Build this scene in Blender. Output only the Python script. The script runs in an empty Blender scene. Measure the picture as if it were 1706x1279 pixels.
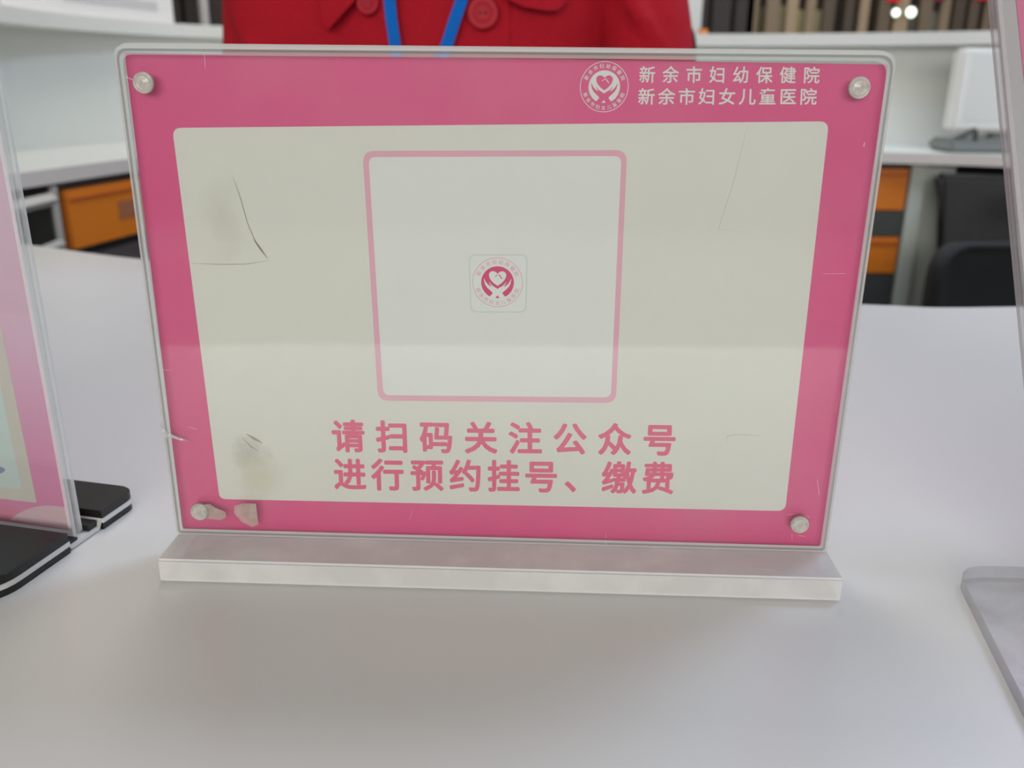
import bpy, bmesh, math, random
from mathutils import Vector, Matrix
random.seed(7)
C = bpy.context.scene.collection
S = bpy.context.scene
Z0 = 0.75                       # height of the desk top above the floor; coordinates below are measured from the desk top

# ------------------------------------------------------------------ camera
cam_d = bpy.data.cameras.new('camera'); cam = bpy.data.objects.new('camera', cam_d); C.objects.link(cam)
cam_d.sensor_fit = 'HORIZONTAL'; cam_d.sensor_width = 36.0; cam_d.lens = 1500.0/1706*36
cam_d.clip_start = 0.01; cam_d.clip_end = 60
RX = Vector((0.9992010, 0.0387188, 0.0099136)); RD = Vector((0.0217448, -0.3185202, -0.9476667)); RF = Vector((-0.0335348, 0.9471250, -0.3191076))
mw = Matrix.Identity(4)
for i in range(3):
    mw[i][0] = RX[i]; mw[i][1] = -RD[i]; mw[i][2] = -RF[i]
mw.translation = Vector((0.013076, -0.262767, 0.150022 + Z0))
cam.matrix_world = mw
cam_d.dof.use_dof = True; cam_d.dof.focus_distance = 0.272; cam_d.dof.aperture_fstop = 15.0
S.camera = cam

# ------------------------------------------------------------------ light and exposure
S.view_settings.view_transform = 'Standard'; S.view_settings.look = 'None'
S.view_settings.gamma = 1; S.view_settings.use_curve_mapping = False
S.view_settings.exposure = 0.12
w = bpy.data.worlds.new('hall_daylight'); S.world = w; w.use_nodes = True
bg = w.node_tree.nodes['Background']; bg.inputs[0].default_value = (0.93, 0.97, 1.0, 1); bg.inputs[1].default_value = 0.6

def area(name, loc, size, power, col, rot=(0, 0, 0), sy=None):
    d = bpy.data.lights.new(name, 'AREA'); d.energy = power; d.color = col; d.size = size
    if sy: d.shape = 'RECTANGLE'; d.size_y = sy
    o = bpy.data.objects.new(name, d); C.objects.link(o)
    o.location = (loc[0], loc[1], loc[2] + Z0); o.rotation_euler = rot
    return o
area('ceiling_lamp_cool', (1.3, 1.15, 1.85), 0.7, 31, (0.60, 0.75, 1.0), sy=0.7)
area('ceiling_lamp_warm', (-0.45, 1.15, 1.9), 0.8, 13, (1.0, 0.93, 0.84), sy=0.7)
area('ceiling_lamp_hall', (0.0, 2.9, 2.1), 1.8, 30, (0.97, 1.0, 0.98), sy=1.2)
area('front_fill', (-0.3, -5.7, 1.35), 5.0, 174, (1.0, 0.98, 0.94), rot=(math.radians(90), 0, 0), sy=1.5)  # added fill lighting the card from the front; no entrance is built
area('window_daylight', (6.7, 1.8, 0.9), 2.4, 60, (0.70, 0.82, 1.0), rot=(0, math.radians(90), 0), sy=2.6)

# ------------------------------------------------------------------ materials
def lin(c):
    return tuple((v/255/12.92 if v/255 <= 0.04045 else ((v/255 + 0.055)/1.055)**2.4) for v in c) + (1,)
MATS = {}
def mat(name, rgb=None, rough=0.5, spec=0.5, metal=0.0, var=0.0, scale=20.0, bump=0.0, bscale=300.0, base=None, sheen=0.0, emit=None):
    if name in MATS: return MATS[name]
    m = bpy.data.materials.new(name); m.use_nodes = True; nt = m.node_tree; b = nt.nodes['Principled BSDF']
    col = base if base else lin(rgb)
    if len(col) == 3: col = tuple(col) + (1,)
    b.inputs['Base Color'].default_value = col; b.inputs['Roughness'].default_value = rough
    b.inputs['Specular IOR Level'].default_value = spec; b.inputs['Metallic'].default_value = metal
    if sheen: b.inputs['Sheen Weight'].default_value = sheen
    if emit: b.inputs['Emission Color'].default_value = lin(rgb); b.inputs['Emission Strength'].default_value = emit
    tc = nt.nodes.new('ShaderNodeTexCoord')
    if var:
        n = nt.nodes.new('ShaderNodeTexNoise'); n.inputs['Scale'].default_value = scale; n.inputs['Detail'].default_value = 5
        nt.links.new(tc.outputs['Object'], n.inputs['Vector'])
        mx = nt.nodes.new('ShaderNodeMix'); mx.data_type = 'RGBA'
        mx.inputs[6].default_value = tuple(max(0, c*(1-var)) for c in col[:3]) + (1,)
        mx.inputs[7].default_value = tuple(min(1, c*(1+var)) for c in col[:3]) + (1,)
        nt.links.new(n.outputs['Fac'], mx.inputs[0]); nt.links.new(mx.outputs[2], b.inputs['Base Color'])
    if bump:
        n2 = nt.nodes.new('ShaderNodeTexNoise'); n2.inputs['Scale'].default_value = bscale
        nt.links.new(tc.outputs['Object'], n2.inputs['Vector'])
        bp = nt.nodes.new('ShaderNodeBump'); bp.inputs['Strength'].default_value = bump; bp.inputs['Distance'].default_value = 0.001
        nt.links.new(n2.outputs['Fac'], bp.inputs['Height']); nt.links.new(bp.outputs['Normal'], b.inputs['Normal'])
    MATS[name] = m
    return m

def acrylic(name, milk=0.02, tint=(0.97, 0.98, 0.975), rough=0.03, milkcol=(0.8, 0.8, 0.79), smudge=0.0, sscale=25.0, refl=1.0):
    m = bpy.data.materials.new(name); m.use_nodes = True; nt = m.node_tree
    for n in list(nt.nodes): nt.nodes.remove(n)
    out = nt.nodes.new('ShaderNodeOutputMaterial')
    tr = nt.nodes.new('ShaderNodeBsdfTransparent'); tr.inputs[0].default_value = tuple(tint) + (1,)
    gl = nt.nodes.new('ShaderNodeBsdfGlossy'); gl.inputs['Roughness'].default_value = rough
    di = nt.nodes.new('ShaderNodeBsdfDiffuse'); di.inputs[0].default_value = tuple(milkcol) + (1,)
    lw = nt.nodes.new('ShaderNodeLayerWeight'); lw.inputs[0].default_value = 0.5
    pw = nt.nodes.new('ShaderNodeMath'); pw.operation = 'POWER'; pw.inputs[1].default_value = 5
    ma = nt.nodes.new('ShaderNodeMath'); ma.operation = 'MULTIPLY_ADD'; ma.inputs[1].default_value = 0.95*refl; ma.inputs[2].default_value = 0.042*refl
    nt.links.new(lw.outputs['Facing'], pw.inputs[0]); nt.links.new(pw.outputs[0], ma.inputs[0])
    m1 = nt.nodes.new('ShaderNodeMixShader'); m1.inputs[0].default_value = milk
    if smudge:
        tc = nt.nodes.new('ShaderNodeTexCoord'); no = nt.nodes.new('ShaderNodeTexNoise'); no.inputs['Scale'].default_value = sscale; no.inputs['Detail'].default_value = 6
        nt.links.new(tc.outputs['Object'], no.inputs['Vector'])
        mr = nt.nodes.new('ShaderNodeMapRange'); mr.inputs[1].default_value = 0.45; mr.inputs[2].default_value = 0.75; mr.inputs[3].default_value = milk; mr.inputs[4].default_value = milk + smudge
        nt.links.new(no.outputs['Fac'], mr.inputs[0]); nt.links.new(mr.outputs[0], m1.inputs[0])
    nt.links.new(tr.outputs[0], m1.inputs[1]); nt.links.new(di.outputs[0], m1.inputs[2])
    m2 = nt.nodes.new('ShaderNodeMixShader')
    nt.links.new(ma.outputs[0], m2.inputs[0]); nt.links.new(m1.outputs[0], m2.inputs[1]); nt.links.new(gl.outputs[0], m2.inputs[2])
    nt.links.new(m2.outputs[0], out.inputs[0])
    MATS[name] = m
    return m

M_clear = acrylic('clear_acrylic', 0.015, smudge=0.03)
M_edge = acrylic('acrylic_edge', 0.5, (0.9, 0.93, 0.92), 0.08, (0.82, 0.83, 0.82))
M_refractpale = acrylic('rim_refraction_pale', 0.35, (0.9, 0.93, 0.92), 0.1, (0.82, 0.84, 0.83))  # pale band painted to imitate refraction along the sheet's edge
M_refractgrey = acrylic('rim_refraction_grey', 0.45, (0.6, 0.64, 0.63), 0.1, (0.40, 0.43, 0.42))  # grey band, refraction of the back edge put into the colour
M_base = acrylic('thick_acrylic', 0.66, (0.96, 0.95, 0.95), 0.05, (0.90, 0.88, 0.87), smudge=0.12, sscale=60)
M_basehighlight = acrylic('base_edge_highlight', 0.7, (0.95, 0.95, 0.96), 0.12, (0.95, 0.94, 0.96))  # whiter bevels, the bright line along the bar painted as a highlight
M_tape = acrylic('clear_tape', 0.30, (0.92, 0.92, 0.88), 0.2, (0.70, 0.62, 0.56), smudge=0.3, sscale=160)
M_rivet = acrylic('clear_rivet', 0.55, (0.93, 0.94, 0.9), 0.12, (0.66, 0.66, 0.61), smudge=0.35, sscale=500)
M_scratch = mat('scratch_white', (240, 225, 230), 0.4)
M_pink = mat('print_pink', base=(0.755, 0.085, 0.262), rough=0.42, spec=0.3, var=0.05, scale=60)
M_pinktext = mat('print_pink_text', base=(0.80, 0.118, 0.24), rough=0.5, spec=0.3)
M_magenta = mat('print_magenta', base=(0.70, 0.025, 0.16), rough=0.5, spec=0.3)
M_palepink = mat('print_pale_pink', base=(0.82, 0.42, 0.53), rough=0.5, spec=0.3)
M_white = mat('print_white', base=(0.80, 0.80, 0.775), rough=0.5, spec=0.3)
M_plaque = mat('print_plaque', base=(0.80, 0.82, 0.805), rough=0.5, spec=0.3)
M_shade = mat('print_grey_rim', base=(0.66, 0.70, 0.68), rough=0.5, spec=0.3)
M_crease = mat('paper_crease', (168, 162, 144), 0.7)

def cream_paper():
    """cream print with the worn, yellowed and smudged patches of the photo's card"""
    m = mat('print_cream', base=(0.76, 0.75, 0.69), rough=0.45, spec=0.3)
    nt = m.node_tree; b = nt.nodes['Principled BSDF']; tc = nt.nodes.new('ShaderNodeTexCoord')
    col = None
    prev = (0.76, 0.75, 0.69, 1)
    for (cx, cz, rx, rz, c, sc, amt) in ((-0.080, 0.036, 0.012, 0.011, (0.42, 0.41, 0.34, 1), 260, 0.55), (-0.082, 0.110, 0.013, 0.024, (0.55, 0.53, 0.42, 1), 120, 0.35), (-0.078, 0.028, 0.016, 0.016, (0.62, 0.57, 0.42, 1), 90, 0.6)):
        mp = nt.nodes.new('ShaderNodeMapping'); mp.vector_type = 'POINT'
        mp.inputs['Location'].default_value = (-cx/rx, 0, -cz/rz); mp.inputs['Scale'].default_value = (1/rx, 1, 1/rz)
        nt.links.new(tc.outputs['Object'], mp.inputs['Vector'])
        ln = nt.nodes.new('ShaderNodeVectorMath'); ln.operation = 'LENGTH'; nt.links.new(mp.outputs[0], ln.inputs[0])
        no = nt.nodes.new('ShaderNodeTexNoise'); no.inputs['Scale'].default_value = sc; no.inputs['Detail'].default_value = 6; no.inputs['Roughness'].default_value = 0.65
        nt.links.new(tc.outputs['Object'], no.inputs['Vector'])
        sb = nt.nodes.new('ShaderNodeMath'); sb.operation = 'MULTIPLY_ADD'; sb.inputs[1].default_value = -0.9; sb.inputs[2].default_value = 0.5
        nt.links.new(ln.outputs['Value'], sb.inputs[0])
        ad = nt.nodes.new('ShaderNodeMath'); ad.operation = 'ADD'; nt.links.new(sb.outputs[0], ad.inputs[0]); nt.links.new(no.outputs['Fac'], ad.inputs[1])
        mr = nt.nodes.new('ShaderNodeMapRange'); mr.inputs[1].default_value = 0.42; mr.inputs[2].default_value = 0.95; mr.inputs[3].default_value = 0; mr.inputs[4].default_value = amt
        nt.links.new(ad.outputs[0], mr.inputs[0])
        mx = nt.nodes.new('ShaderNodeMix'); mx.data_type = 'RGBA'; mx.inputs[7].default_value = c
        if col is None: mx.inputs[6].default_value = prev
        else: nt.links.new(col, mx.inputs[6])
        nt.links.new(mr.outputs[0], mx.inputs[0]); col = mx.outputs[2]
    nt.links.new(col, b.inputs['Base Color'])
    return m
M_cream = cream_paper()

M_desk = mat('white_laminate', base=(0.68, 0.67, 0.66), rough=0.3, spec=0.5, var=0.02, scale=6, bump=0.03, bscale=900)
M_deskedge = mat('laminate_edge', base=(0.60, 0.585, 0.565), rough=0.45, var=0.03)
M_back = mat('white_laminate_satin', base=(0.60, 0.61, 0.57), rough=0.4, var=0.03, scale=3)
M_dark = mat('dark_grey_board', (44, 42, 42), 0.6, var=0.15, scale=8)
M_grey = mat('light_grey_board', (176, 182, 174), 0.5, var=0.05, scale=4)
M_orange = mat('orange_laminate', base=(0.62, 0.17, 0.012), rough=0.4, var=0.05, scale=8)
M_charcoal = mat('charcoal_laminate', (62, 64, 62), 0.45, var=0.08)
M_black = mat('black_plastic', (20, 20, 21), 0.42)
M_blackfabric = mat('black_mesh_fabric', (22, 22, 22), 0.85, var=0.2, scale=200, bump=0.3, bscale=800)
M_darkshade = mat('dark_grey_shade', (52, 50, 48), 0.85, var=0.2, scale=60, bump=0.3, bscale=800)
M_chrome = mat('brushed_metal', (170, 172, 172), 0.3, metal=1.0)
M_steel = mat('painted_steel', (168, 165, 160), 0.4, var=0.05)
M_red = mat('red_wool', base=(0.43, 0.008, 0.02), rough=0.85, spec=0.2, var=0.2, scale=260, bump=0.5, bscale=1400, sheen=0.0)
M_redbutton = mat('red_button', base=(0.42, 0.012, 0.026), rough=0.55, spec=0.3)
M_blue = mat('blue_ribbon', base=(0.004, 0.135, 0.54), rough=0.8, spec=0.15, var=0.08, scale=200)
M_skin = mat('skin', (214, 168, 142), 0.5, var=0.05, scale=30)
M_hair = mat('black_hair', (22, 18, 17), 0.45, bump=0.6, bscale=500)
M_trouser = mat('dark_trousers', (32, 33, 40), 0.85, var=0.1)
M_eye = mat('eye_white', (232, 230, 226), 0.2)
M_iris = mat('eye_brown', (38, 24, 18), 0.2)
M_lip = mat('lip', (176, 96, 92), 0.4)
M_paper = mat('notice_paper', (222, 217, 214), 0.6, var=0.03, scale=12)
M_print = mat('faint_grey_print', (192, 188, 187), 0.7, var=0.1, scale=40)
M_plastic = mat('white_plastic', (222, 220, 214), 0.35, var=0.03)
M_greyplastic = mat('grey_plastic', (120, 124, 122), 0.5, var=0.1)

# ------------------------------------------------------------------ mesh helpers
def tag(o, label, cat, group=None, kind=None):
    if label: o['label'] = label
    if cat: o['category'] = cat
    if group: o['group'] = group
    if kind: o['kind'] = kind
    return o
def thing(name, label, cat, loc, group=None):
    o = bpy.data.objects.new(name, None); C.objects.link(o); o.empty_display_size = 0.02
    o.location = (loc[0], loc[1], loc[2] + Z0); o['_base'] = loc
    return tag(o, label, cat, group)
def world_loc(o):
    v = Vector((0, 0, 0))
    while o: v += Vector(o.location); o = o.parent
    return v
def obj(name, bm, mats, parent=None, smooth=False, label=None, normals=True):
    """bm holds desk coordinates; the object's origin goes to its base"""
    if normals: bmesh.ops.recalc_face_normals(bm, faces=bm.faces[:])
    me = bpy.data.meshes.new(name)
    lo = [min(v.co[i] for v in bm.verts) for i in range(3)]; hi = [max(v.co[i] for v in bm.verts) for i in range(3)]
    org = Vector(((lo[0]+hi[0])/2, (lo[1]+hi[1])/2, lo[2]))
    bmesh.ops.translate(bm, verts=bm.verts[:], vec=-org)
    bm.to_mesh(me); bm.free()
    if not isinstance(mats, (list, tuple)): mats = [mats]
    for m in mats: me.materials.append(m)
    if smooth:
        for p in me.polygons: p.use_smooth = True
    o = bpy.data.objects.new(name, me); C.objects.link(o)
    wl = org + Vector((0, 0, Z0))
    if parent: o.parent = parent; o.location = wl - world_loc(parent)
    else: o.location = wl
    if label: o['label'] = label
    return o
def add_box(bm, x0, x1, y0, y1, z0, z1, mi=0):
    vs = [bm.verts.new((x, y, z)) for z in (z0, z1) for (x, y) in ((x0, y0), (x1, y0), (x1, y1), (x0, y1))]
    fs = [(3, 2, 1, 0), (4, 5, 6, 7), (0, 1, 5, 4), (1, 2, 6, 5), (2, 3, 7, 6), (3, 0, 4, 7)]
    for f in fs: bm.faces.new([vs[i] for i in f]).material_index = mi
    return vs
def box(x0, x1, y0, y1, z0, z1, bev=0.0):
    bm = bmesh.new(); add_box(bm, x0, x1, y0, y1, z0, z1)
    if bev: bmesh.ops.bevel(bm, geom=bm.edges[:], offset=bev, segments=2, affect='EDGES')
    return bm
def add_prism(bm, poly, d, mi=0, mside=None, o=Vector((0, 0, 0)), ax=None):
    """poly: list of 3D points (planar), extruded by vector d"""
    a = [bm.verts.new(Vector(p)) for p in poly]; b = [bm.verts.new(Vector(p) + Vector(d)) for p in poly]
    n = len(poly)
    bm.faces.new(a).material_index = mi; bm.faces.new(list(reversed(b))).material_index = mi
    for i in range(n):
        bm.faces.new((a[i], b[i], b[(i+1) % n], a[(i+1) % n])).material_index = mi if mside is None else mside
def prism(poly, d, mside=None):
    bm = bmesh.new(); add_prism(bm, poly, d, 0, mside); return bm
def round_poly(pts, r, seg=6):
    """round the corners of a 2D polygon"""
    out = []; n = len(pts)
    for i in range(n):
        p = Vector(pts[i]); a = Vector(pts[i-1]); b = Vector(pts[(i+1) % n])
        rr = r[i] if isinstance(r, (list, tuple)) else r
        if rr <= 0: out.append(tuple(p)); continue
        u = (a-p).normalized(); v = (b-p).normalized()
        for k in range(seg+1):
            t = k/seg
            q = (p+u*rr)*(1-t)**2 + p*2*t*(1-t) + (p+v*rr)*t*t
            out.append(tuple(q))
    return out
def tube(bm, pts, rad, seg=10, cap=True, flat=1.0):
    rings = []
    n = len(pts)
    for i, p in enumerate(pts):
        p = Vector(p); t = (Vector(pts[min(i+1, n-1)]) - Vector(pts[max(i-1, 0)])).normalized()
        r = rad[i] if isinstance(rad, (list, tuple)) else rad
        up = Vector((0, 1, 0)) if abs(t.y) < 0.9 else Vector((1, 0, 0))
        a = t.cross(up).normalized(); b = t.cross(a).normalized()
        rings.append([bm.verts.new(p + a*r*math.cos(2*math.pi*k/seg) + b*r*flat*math.sin(2*math.pi*k/seg)) for k in range(seg)])
    for i in range(n-1):
        for k in range(seg):
            bm.faces.new((rings[i][k], rings[i][(k+1) % seg], rings[i+1][(k+1) % seg], rings[i+1][k]))
    if cap: bm.faces.new(list(reversed(rings[0]))); bm.faces.new(rings[-1])
def ellipsoid(bm, c, r, seg=24, rings=16):
    g = bmesh.ops.create_uvsphere(bm, u_segments=seg, v_segments=rings, radius=1.0)
    for v in g['verts']: v.co = Vector((c[0]+v.co.x*r[0], c[1]+v.co.y*r[1], c[2]+v.co.z*r[2]))
    return g['verts']
def lathe(bm, prof, origin, axis, seg=32):
    """prof: (radius, along) pairs around axis"""
    axis = Vector(axis).normalized(); up = Vector((0, 0, 1)) if abs(axis.z) < 0.9 else Vector((1, 0, 0))
    a = axis.cross(up).normalized(); b = axis.cross(a).normalized(); o = Vector(origin)
    rings = []
    for (r, h) in prof:
        if r <= 1e-7: rings.append([bm.verts.new(o + axis*h)])
        else: rings.append([bm.verts.new(o + axis*h + a*r*math.cos(2*math.pi*k/seg) + b*r*math.sin(2*math.pi*k/seg)) for k in range(seg)])
    for i in range(len(rings)-1):
        A, B = rings[i], rings[i+1]
        for k in range(seg):
            k2 = (k+1) % seg
            if len(A) == 1 and len(B) == 1: continue
            if len(A) == 1: bm.faces.new((A[0], B[k], B[k2]))
            elif len(B) == 1: bm.faces.new((A[k], A[k2], B[0]))
            else: bm.faces.new((A[k], A[k2], B[k2], B[k]))
def loft(bm, rings, cap=True):
    vs = [[bm.verts.new(p) for p in r] for r in rings]; n = len(rings[0])
    for i in range(len(vs)-1):
        for k in range(n): bm.faces.new((vs[i][k], vs[i][(k+1) % n], vs[i+1][(k+1) % n], vs[i+1][k]))
    if cap: bm.faces.new(list(reversed(vs[0]))); bm.faces.new(vs[-1])
def spline(pts, n=6):
    """Catmull-Rom through 2D/3D points"""
    P = [Vector(p) for p in pts]; P = [P[0]*2-P[1]] + P + [P[-1]*2-P[-2]]; out = []
    for i in range(1, len(P)-2):
        for k in range(n):
            t = k/n
            out.append(0.5*((2*P[i]) + (P[i+1]-P[i-1])*t + (2*P[i-1]-5*P[i]+4*P[i+1]-P[i+2])*t*t + (3*P[i]-P[i-1]-3*P[i+1]+P[i+2])*t**3))
    out.append(P[-2]); return out

# ------------------------------------------------------------------ room shell
def struct(name, bm, m):
    o = obj(name, bm, m); o['kind'] = 'structure'; return o
M_floor = mat('floor_tile', (176, 172, 166), 0.25, var=0.06, scale=3)
M_wall = mat('hall_wall', (120, 112, 100), 0.8, var=0.08, scale=1.5)
M_ceil = mat('ceiling_paint', (225, 225, 222), 0.8, var=0.02)
struct('floor', box(-7, 7, -6, 7, -0.85, -0.75), M_floor)
struct('ceiling', box(-7, 7, -6, 7, 2.25, 2.35), M_ceil)
struct('wall_back', box(-7, 7, 7, 7.1, -0.75, 2.25), M_wall)
struct('wall_front', box(-7, 7, -6.1, -6, -0.75, 2.25), mat('lobby_wall', (172, 170, 164), 0.8, var=0.05, scale=1.2))
struct('wall_left', box(-7.1, -7, -6, 7, -0.75, 2.25), M_wall)
struct('wall_right', box(7, 7.1, -6, 7, -0.75, 2.25), M_wall)

# ------------------------------------------------------------------ lettering
GL = {}
def glyph(ch, bold):
    k = (ch, bold)
    if k not in GL:
        c = bpy.data.curves.new('glyph', 'FONT'); c.body = ch; c.size = 1; c.resolution_u = 3
        o = bpy.data.objects.new('glyph', c); C.objects.link(o); bpy.context.view_layer.update()
        dg = bpy.context.evaluated_depsgraph_get(); me = bpy.data.meshes.new_from_object(o.evaluated_get(dg))
        GL[k] = ([(v.co.x, (v.co.y + 0.105)/0.98) for v in me.vertices], [tuple(p.vertices) for p in me.polygons])
        bpy.data.objects.remove(o); bpy.data.curves.remove(c); bpy.data.meshes.remove(me)
    return GL[k]
def quad_map(q):
    """(u,v) in a quad TL,TR,BR,BL of card millimetres"""
    TL, TR, BR, BL = [Vector(p) for p in q]
    return lambda u, v: (BL*(1-u)*(1-v) + BR*u*(1-v) + TL*(1-u)*v + TR*u*v)
CARD_Y = 0.0
def card_pt(p, lift): return (p[0]/1000, CARD_Y - lift/1000, p[1]/1000)
def add_glyph(bm, ch, f, bold, lift):
    vs, fs = glyph(ch, 0)
    # heavier strokes: the letter is printed a few times, each pass shifted by a hair
    passes = [(0, 0)] + ([(bold*dx, bold*dy) for dx, dy in ((-1, 0), (1, 0), (0, 1), (0, -1), (-0.7, 0.7), (0.7, 0.7), (-0.7, -0.7), (0.7, -0.7))] if bold else [])
    for k, (du, dv) in enumerate(passes):
        V = [bm.verts.new(card_pt(f(u+du, v+dv), lift + 0.003*k)) for u, v in vs]
        for a in fs:
            try: bm.faces.new([V[i] for i in a])
            except ValueError: pass
def text_line(text, quad, bold, lift, spans=None, wfrac=None):
    bm = bmesh.new(); f = quad_map(quad); n = len(text)
    for i, ch in enumerate(text):
        if spans: u0, u1 = spans[i]
        else:
            wch = wfrac; u0 = i*(1-wch)/(n-1); u1 = u0+wch
        add_glyph(bm, ch, lambda u, v, a=u0, b=u1: f(a+(b-a)*u, v), bold, lift)
    return bm
def flat_poly(bm, pts, lift):
    bm.faces.new([bm.verts.new(card_pt(p, lift)) for p in pts])
def face_front(bm):
    for f in bm.faces:
        f.normal_update()
        if f.normal.y > 0: f.normal_flip()
    return bm

# ------------------------------------------------------------------ the main sign
sign = thing('acrylic_sign', 'large clear acrylic desk sign with a pink bordered card held by four clear rivets', 'sign', (0, 0, 0))
def sheet(y0, y1, pts, r, rim=0.0008):
    """a clear acrylic sheet with rounded corners; pale and grey rim bands imitate edge refraction"""
    bm = bmesh.new()
    outer = round_poly(pts, r); cx = sum(p[0] for p in outer)/len(outer); cz = sum(p[1] for p in outer)/len(outer)
    hx = max(abs(p[0]-cx) for p in outer); hz = max(abs(p[1]-cz) for p in outer)
    inner = [(cx + (x-cx)*(1-rim/hx), cz + (z-cz)*(1-rim/hz)) for x, z in outer]
    A = [bm.verts.new((x, y0, z)) for x, z in inner]; A2 = [bm.verts.new((x, y0+0.0004, z)) for x, z in outer]
    B2 = [bm.verts.new((x, y1-0.0004, z)) for x, z in outer]; B = [bm.verts.new((x, y1, z)) for x, z in inner]
    n = len(outer)
    A0 = [bm.verts.new((cx + (x-cx)*(1-(rim+0.0007)/hx), y0, cz + (z-cz)*(1-(rim+0.0007)/hz))) for x, z in outer]
    for i in range(n): bm.faces.new((A0[i], A[i], A[(i+1) % n], A0[(i+1) % n])).material_index = 2
    A9 = [bm.verts.new((cx + (x-cx)*(1-(rim+0.0016)/hx), y0, cz + (z-cz)*(1-(rim+0.0016)/hz))) for x, z in outer]
    for i in range(n): bm.faces.new((A9[i], A0[i], A0[(i+1) % n], A9[(i+1) % n])).material_index = 3
    bm.faces.new(A9).material_index = 0; bm.faces.new(list(reversed(B))).material_index = 0
    for P, Q in ((A, A2), (A2, B2), (B2, B)):
        for i in range(n): bm.faces.new((P[i], Q[i], Q[(i+1) % n], P[(i+1) % n])).material_index = 1
    return bm
SH = [(-0.1069, 0.1582), (0.1060, 0.1583), (0.1052, 0.0080), (-0.1056, 0.0080)]
SB = [(-0.1076, 0.1590), (0.1064, 0.1588), (0.1056, 0.0080), (-0.1072, 0.0080)]
obj('front_panel', sheet(-0.0034, -0.0006, SH, [0.003, 0.004, 0.001, 0.001]), [M_clear, M_edge, M_refractgrey, M_refractpale], sign)
obj('back_panel', sheet(0.0008, 0.0034, SB, [0.003, 0.004, 0.001, 0.004]), [M_clear, M_edge, M_edge, M_clear], sign)
# base bar
bm = bmesh.new(); add_box(bm, -0.1052, 0.1055, -0.0191, 0.0185, 0.0, 0.0078)
ed = [e for e in bm.edges if abs(e.verts[0].co.x - e.verts[1].co.x) > 0.1]
r_ = bmesh.ops.bevel(bm, geom=ed, offset=0.0007, segments=2, affect='EDGES')
for f in r_['faces']: f.material_index = 1
obj('base', bm, [M_base, M_basehighlight], sign, label='thick clear acrylic base bar')
# card
CARD = [(-105.2, 156.4), (104.9, 155.2), (105.1, 8.1), (-104.8, 8.0)]
bm = bmesh.new(); add_prism(bm, [card_pt(p, 0) for p in CARD], (0, 0.0004, 0))
card = obj('card', bm, M_pink, sign, label='pink printed card')
bm = bmesh.new(); IN = [(-93.96, 136.31), (90.85, 140.24), (91.46, 20.73), (-91.33, 19.71)]
flat_poly(bm, round_poly(IN, [2.6, 2.6, 2.6, 2.2], 8), 0.04)
bmesh.ops.translate(bm, verts=bm.verts[:], vec=(0, 0, 0))
cream = obj('cream_field', face_front(bm), M_cream, card, normals=False)
# texture of the cream field is laid out from the card's middle bottom
for v in cream.data.vertices: v.co += Vector((cream.location.x + card.location.x, 0, cream.location.z + card.location.z))
cream.location = (-card.location.x, cream.location.y, -card.location.z)
# rounded frame, its inside a little whiter (the square code itself is left out)
FO = [(-39.59, 130.62), (35.60, 131.80), (35.93, 56.07), (-37.95, 55.10)]; FI = [(-37.93, 128.95), (34.05, 130.14), (34.30, 57.85), (-36.25, 56.93)]
bm = bmesh.new(); o_ = round_poly(FO, 3.4, 8); i_ = round_poly(FI, 2.2, 8)
A = [bm.verts.new(card_pt(p, 0.08)) for p in o_]; B = [bm.verts.new(card_pt(p, 0.08)) for p in i_]
for k in range(len(A)): bm.faces.new((A[k], A[(k+1) % len(A)], B[(k+1) % len(A)], B[k]))
obj('pale_pink_frame', face_front(bm), M_palepink, card, normals=False, label='pale pink rounded square outline')
bm = bmesh.new(); flat_poly(bm, i_, 0.07); obj('framed_field', face_front(bm), M_white, card, normals=False)
bm = bmesh.new(); flat_poly(bm, round_poly([(-9.4, 101.5), (8.0, 101.8), (7.9, 84.2), (-9.0, 83.9)], 2.0), 0.10); obj('plaque_rim', face_front(bm), M_shade, card, normals=False)
bm = bmesh.new(); flat_poly(bm, round_poly([(-9.0, 101.1), (7.6, 101.4), (7.5, 84.6), (-8.6, 84.3)], 1.8), 0.12); obj('plaque', face_front(bm), M_plaque, card, normals=False)
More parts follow.
